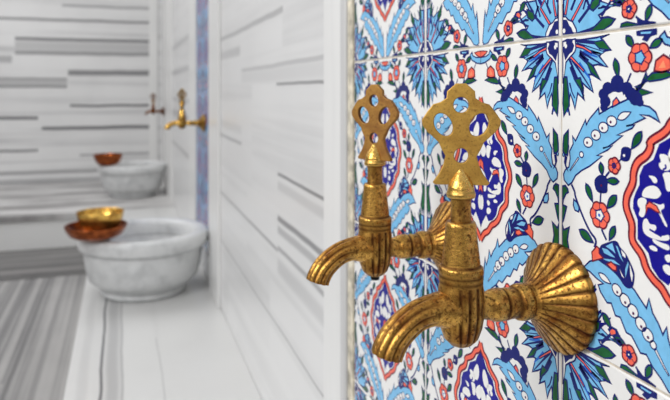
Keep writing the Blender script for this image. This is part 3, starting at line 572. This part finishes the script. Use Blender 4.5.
# upright marble trims on the right-hand wall
def trim(n, y0, y1, prot, mat, z0=BENCH+.0005, z1=TOP-.05, bev=.002):
    return struct('trim_%d' % n, box_mesh('trim_%d' % n, WX+.0039-prot, WX+.0039, y0, y1, z0, z1, bev), mat)
cream = plain('cream_grout', (.62, .57, .46), .7, var=.5, vscale=60, bump=.4)
trim(2, .7585, .7765, .0055, cream, bev=.0012)
m_white_shaded = marble('shaded_white_marble', (.62, .62, .62), (.4, .4, .4), 'Z', 'Y', (), freq=20, stretch=1, streak=.25, lo=.5, hi=.8)  # white marble greyed to paint in the shadow side of the trim
trim(3, .7775, .7985, .009, m_white_shaded, bev=.004)
trim(4, .8035, .879, .006, m_white)
trim(5, 1.925, 2.143, .010, m_white)
trim(6, 2.548, 2.80, .010, m_white)
trim(7, 3.86, 4.05, .010, m_white)
trim(8, 4.07, 4.60, .016, m_white)
struct('trim_9', box_mesh('trim_9', .190, .250, YB-.014, YB-.001, BENCH+.001, TOP-.05, .002), m_white)
struct('trim_10', box_mesh('trim_10', WX+.0039-.006, WX+.0039, -.25, .757, BENCH+.0005, ROW0-3*TILE-.0010, .002), m_white)
struct('trim_11', box_mesh('trim_11', WX+.0039-.006, WX+.0039, 2.144, 2.547, BENCH+.0005, ROW0-3*TILE-.0010, .002), m_white)

# ------------------------------------------------------------------ taps
m_brass = brass('old_brass', (.82, .46, .10), (.32, .12, .02), (.065, .016, .005), 1.0, .26, lo=.46, bite=1)
m_brass_hi = brass('polished_brass', (.92, .60, .17), (.62, .34, .06), (.10, .04, .012), .35, .26)
m_key = brass('key_brass', (.64, .38, .075), (.46, .25, .045), (.16, .07, .02), .6, .5, .55)
m_key_shaded = brass('shaded_key_brass', (.46, .24, .05), (.30, .13, .03), (.12, .045, .015), .6, .5, .55)  # key brass with the turned key's shade put into its colour
m_black = plain('black_screw', (.015, .012, .01), .4, .6)
def key_mesh():
    cu = bpy.data.curves.new('key_outline', 'CURVE'); cu.dimensions = '2D'; cu.fill_mode = 'BOTH'
    half = [(2.8, 62.6), (8.0, 58), (8.4, 53.6), (12.5, 50.8), (17, 49.5), (20.5, 45), (23.8, 40), (23.4, 36.8), (20.5, 33), (17, 29.8), (13.5, 26.5), (11.5, 22), (9, 17.6), (10.5, 11.5), (13.2, 6), (16.8, .8), (16, 0)]
    pts = half+[(-x, y) for x, y in half[::-1]]
    def spl(p):
        s = cu.splines.new('POLY'); s.points.add(len(p)-1); s.use_cyclic_u = True
        for i, (x, y) in enumerate(p): s.points[i].co = (x/1000, y/1000, 0, 1)
    spl(pts)
    def hole(cx, cy, rx, ry, rot):
        a = math.radians(rot); q = []
        for i in range(28):
            t = 2*PI*i/28; x, y = rx*math.cos(t), ry*math.sin(t)
            q.append((cx+x*math.cos(a)-y*math.sin(a), cy+x*math.sin(a)+y*math.cos(a)))
        spl(q)
    hole(0, 49.6, 5.3, 5.5, 0); hole(0, 17.8, 5.0, 5.2, 0); hole(-11, 37.2, 5.9, 8.2, 28); hole(11, 37.2, 5.9, 8.2, -28)
    cu.extrude = .0014; cu.bevel_depth = .0006; cu.bevel_resolution = 2
    o = bpy.data.objects.new('tmp_key', cu); COL.objects.link(o)
    me = bpy.data.meshes.new_from_object(o.evaluated_get(bpy.context.evaluated_depsgraph_get()))
    bpy.data.objects.remove(o)
    me.transform(Matrix.Rotation(PI/2, 4, 'X')); me.name = 'key_handle'
    # grime lies on the hole edges
    at = me.attributes.new('dirt', 'FLOAT', 'POINT'); d = []
    hs = [(0, .0496, .0056), (0, .0178, .0053), (-.011, .037, .0075), (.011, .037, .0075)]
    for v in me.vertices:
        k = min(math.hypot(v.co.x-a, v.co.z-b)-r for a, b, r in hs)
        d.append(.9 if k < .0012 and abs(v.co.y) < .0019 else 0.)
    at.data.foreach_set('value', d)
    return me
def make_tap(label, loc, key_angle, scale=1., group=None, mats=None, screw=False):
    mb, mh, mk = mats or (m_brass, m_brass_hi, m_key)
    t = empty('brass_tap', loc, PI); t.scale = scale if isinstance(scale, tuple) else (scale,)*3
    tag(t, label, 'tap', group)
    bx = .0755
    # flared shell rosette against the wall
    fl = link('wall_rosette', lathe('wall_rosette', [(.0105, .0275, 0, .7), (.0118, .0245, 0, .1), (.0150, .0205, .0003, .1), (.0215, .0150, .0012, 0), (.0290, .0098, .0017, 0), (.0345, .0060, .0019, 0), (.0360, .0042, .0019, .2), (.0358, .0022, .0016, .5), (.0350, -.0001, .001, .9)],
              n=336, flutes=24, sharp=.32, axis='X', step=.0009), mb, t)
    link('wall_pipe', lathe('wall_pipe', [(.0080, .0700, 0, .6), (.0082, .0640, 0, .5), (.0078, .0600, 0, .1), (.0088, .0560, 0, 0), (.0100, .0530, 0, 0), (.0104, .0500, 0, 0), (.0104, .0465, 0, .2), (.0092, .0455, 0, 1), (.0092, .0445, 0, 1), (.0100, .0435, 0, .1), (.0098, .0400, 0, 0), (.0094, .0370, 0, .8), (.0094, .0360, 0, 1), (.0112, .0350, 0, .2), (.0118, .0325, 0, 0), (.0118, .0290, 0, 0), (.0112, .0270, 0, .5), (.0096, .0262, 0, 1)],
         n=48, axis='X', step=.0007), mb, t)
    o = (bx, 0, 0)
    bd = link('tap_body', lathe('tap_body', [(.0050, .0555, 0, .8), (.0088, .0552, 0, .3), (.0096, .0535, 0, 0), (.0098, .0500, 0, 0), (.0108, .0400, 0, 0), (.0120, .0300, 0, 0), (.0120, .0285, 0, 1), (.0124, .0278, 0, 1), (.0138, .0268, 0, .1), (.0140, .0240, 0, 0), (.0136, .0215, 0, 1), (.0139, .0200, 0, .2), (.0137, .0180, 0, .9),
              (.0136, .0165, 0, .3), (.0143, .0120, .0008, 0), (.0147, .0050, .0021, 0), (.0145, -.0030, .0023, 0), (.0132, -.0110, .0021, .1), (.0106, -.0180, .0012, .3), (.0070, -.0215, .0008, .6), (.0030, -.0234, 0, .9), (.0004, -.0238, 0, .9)],
              n=180, flutes=15, origin=o, step=.0008, sharp=.4, bald=True), mb, t)
    link('stem', lathe('stem', [(.0066, .0540, 0, .9), (.0064, .0580, 0, .5), (.0062, .0640, 0, .15), (.0064, .0690, 0, .4), (.0066, .0705, 0, 1)], n=40, origin=o, step=.001), mb, t)
    link('bonnet', lathe('bonnet', [(.0066, .0700, 0, .9), (.0088, .0706, 0, .1), (.0092, .0725, 0, 0), (.0086, .0745, 0, .5), (.0084, .0752, 0, 0), (.0082, .0775, 0, 0), (.0066, .0812, 0, 0), (.0044, .0848, 0, 0), (.0022, .0882, 0, 0), (.0008, .0895, 0, 0), (.0001, .0898, 0, 0)], n=40, origin=o, step=.0008), mh, t)
    link('spout', sweep_xz('spout', [(bx+.003, .0010, .0132, 0, 0), (.0850, .0012, .0122, 0, 0), (.0920, .0016, .0104, 0, 0), (.0980, .0012, .0096, .0006, 0), (.1060, -.0010, .0093, .0013, 0), (.1140, -.0058, .0095, .0018, 0), (.1208, -.0122, .0097, .0020, 0), (.1248, -.0188, .0099, .0019, .1), (.1262, -.0228, .0099, .0016, .3)], n=84, flutes=10), mb, t)
    k = link('key_handle', KEY.copy(), mk, t, (bx, 0, .0790)); k.rotation_euler = (0, 0, key_angle)
    if screw: link('bottom_screw', lathe('bottom_screw', [(.0001, -.0262), (.0034, -.0258), (.0038, -.0240), (.0036, -.0225)], n=24, origin=o), m_black, t)
    return t
KEY = key_mesh()
ZT = EYE-.138
A = math.radians
tapA = make_tap('large old brass tap nearest the camera on the floral tiles, its pierced key facing forward', (WX, .356, ZT), A(-27))
tapB = make_tap('old brass tap on the floral tiles behind the nearest tap, its pierced key turned aside', (WX, .500, ZT+.004), A(-60), screw=True, mats=(m_brass, m_brass_hi, m_key_shaded))
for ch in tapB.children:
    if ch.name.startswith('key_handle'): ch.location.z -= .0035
m_far = brass('bright_brass', (.90, .56, .13), (.36, .17, .03), (.06, .022, .006), .4, .2)
make_tap('blurred gold tap above the nearer marble basin, on the narrow blue tile strip', (WX-.0002, 2.30, EYE-.117), A(-60), (1.03, 1.35, .86), mats=(m_far, m_far, m_far))
m_far2 = brass('dull_brass', (.30, .10, .02), (.14, .04, .01), (.04, .012, .006), .4, .3)
make_tap('smallest blurred brown brass tap, on white marble near the far corner above the far basin', (WX-.0118, 4.40, EYE-.142), A(-20), (.92, 1.4, .86), mats=(m_far2, m_far, m_far2))

# ------------------------------------------------------------------ basins and bowls
m_basin = marble('basin_marble', (.74, .75, .75), (.30, .31, .32), 'Z', 'X', (), freq=16, stretch=14, streak=.35, lo=.4, hi=.7, cloud=.35, rough=.35, wob=.02)
def make_basin(loc, label):
    t = empty('marble_basin', loc); tag(t, label, 'basin')
    H = .198; R = .205
    link('bowl_body', lathe('bowl_body', [(.002, 0), (.128, 0), (.136, .004), (.136, .014), (.126, .020), (.146, .030), (.172, .052), (.181, .085), (.186, .120), (.187, H-.054), (.187, H-.050), (.174, H-.048), (.162, H-.046), (.150, H-.070), (.110, H-.105), (.05, H-.118), (.002, H-.12)], n=72, step=.012), m_basin, t)
    link('rim', lathe('rim', [(.156, H-.049), (.190, H-.049), (.200, H-.047), (R, H-.040), (R, H-.008), (R-.006, H-.001), (R-.018, H), (.174, H), (.162, H-.004), (.157, H-.014), (.156, H-.049)], n=72, step=.012), m_basin, t)
    return t
b1 = make_basin((.070, 2.185, BENCH+.0005), 'nearer round grey-white marble basin on the long bench, with two nested metal bowls')
b2 = copy_tree(b1); b2.location = (.062, 4.17, BENCH+.0005)
b2['label'] = 'far round marble basin in the corner by the back wall, with one bowl'
m_copper = brass('copper', (.42, .11, .03), (.12, .025, .008), (.03, .008, .004), .4, .16)
def make_bowl(loc, r, h, label, mat, group=None):
    k = [(.002, .0008), (r*.45, .0008), (r*.62, .004), (r*.84, h*.35), (r*.96, h*.75), (r*1.0, h), (r*.985, h+.001), (r*.93, h*.75), (r*.80, h*.38), (r*.58, .0065), (r*.3, .004), (r*.2, .010), (r*.1, .014), (.002, .015)]
    o = link('metal_bowl', lathe('metal_bowl', k, n=64, step=.004), mat, None, loc)
    return tag(o, label, 'bowl')
RT = BENCH+.0005+.198
make_bowl((-.075, 2.085, RT+.0008), .092, .043, 'wide dark copper bowl on the front left of the nearer basin rim', m_copper)
make_bowl((-.063, 2.090, RT+.0208), .070, .062, 'smaller shiny brass bowl nested in the wide copper bowl', m_far)
make_bowl((-.080, 4.10, RT+.0008), .085, .066, 'shiny copper bowl standing on the far basin rim', m_copper)

# ------------------------------------------------------------------ light
w = bpy.data.worlds.new('daylight'); sc.world = w; w.use_nodes = True
nt = w.node_tree; bg = nt.nodes['Background']
tc = node(nt, 'ShaderNodeTexCoord').outputs['Generated']
sp = node(nt, 'ShaderNodeSeparateXYZ'); nt.links.new(tc, sp.inputs[0])
nt.links.new(ramp(nt, mapr(nt, sp.outputs[2], -.5, .9, 0, 1, False), [(0, (.02, .018, .015)), (.30, (.10, .095, .09)), (.42, (.55, .54, .53)), (1, (1.0, 1.0, 1.02))]), bg.inputs[0])
bg.inputs[1].default_value = .55
def area(name, loc, target, size, power, col=(1, 1, 1)):
    l = bpy.data.lights.new(name, 'AREA'); l.shape = 'RECTANGLE'; l.size, l.size_y = size; l.energy = power; l.color = col
    o = bpy.data.objects.new(name, l); COL.objects.link(o); o.location = loc
    o.rotation_euler = (Vector(target)-Vector(loc)).to_track_quat('-Z', 'Y').to_euler()
    return o
area('added_key_light', (-1.5, .2, 1.75), (.25, .8, .6), (1.0, .9), 29)  # soft key added at the left as daylight; no window is built
area('added_top_light', (-1.0, 3.0, 2.6), (-.2, 3.1, 0), (1.6, 2.2), 32)  # area light added overhead to light the back of the room
area('added_front_light', (-.55, -.75, 1.35), (.27, .45, .7), (.35, .35), 3, (1, .96, .9))  # small warm area light added left behind the camera, no opening there

# ------------------------------------------------------------------ camera
cam = bpy.data.cameras.new('camera'); co = bpy.data.objects.new('camera', cam); COL.objects.link(co)
cam.sensor_width = 36; cam.lens = 638/670*36; cam.shift_y = -110/670; cam.clip_start = .01
co.location = (0, 0, EYE); co.rotation_euler = (PI/2, 0, -math.atan(213/638))
cam.dof.use_dof = True; cam.dof.focus_distance = .43; cam.dof.aperture_fstop = 10
sc.camera = co
sc.view_settings.view_transform = 'Standard'; sc.view_settings.look = 'None'; sc.view_settings.gamma = 1
sc.view_settings.exposure = 0.0; sc.view_settings.use_curve_mapping = False
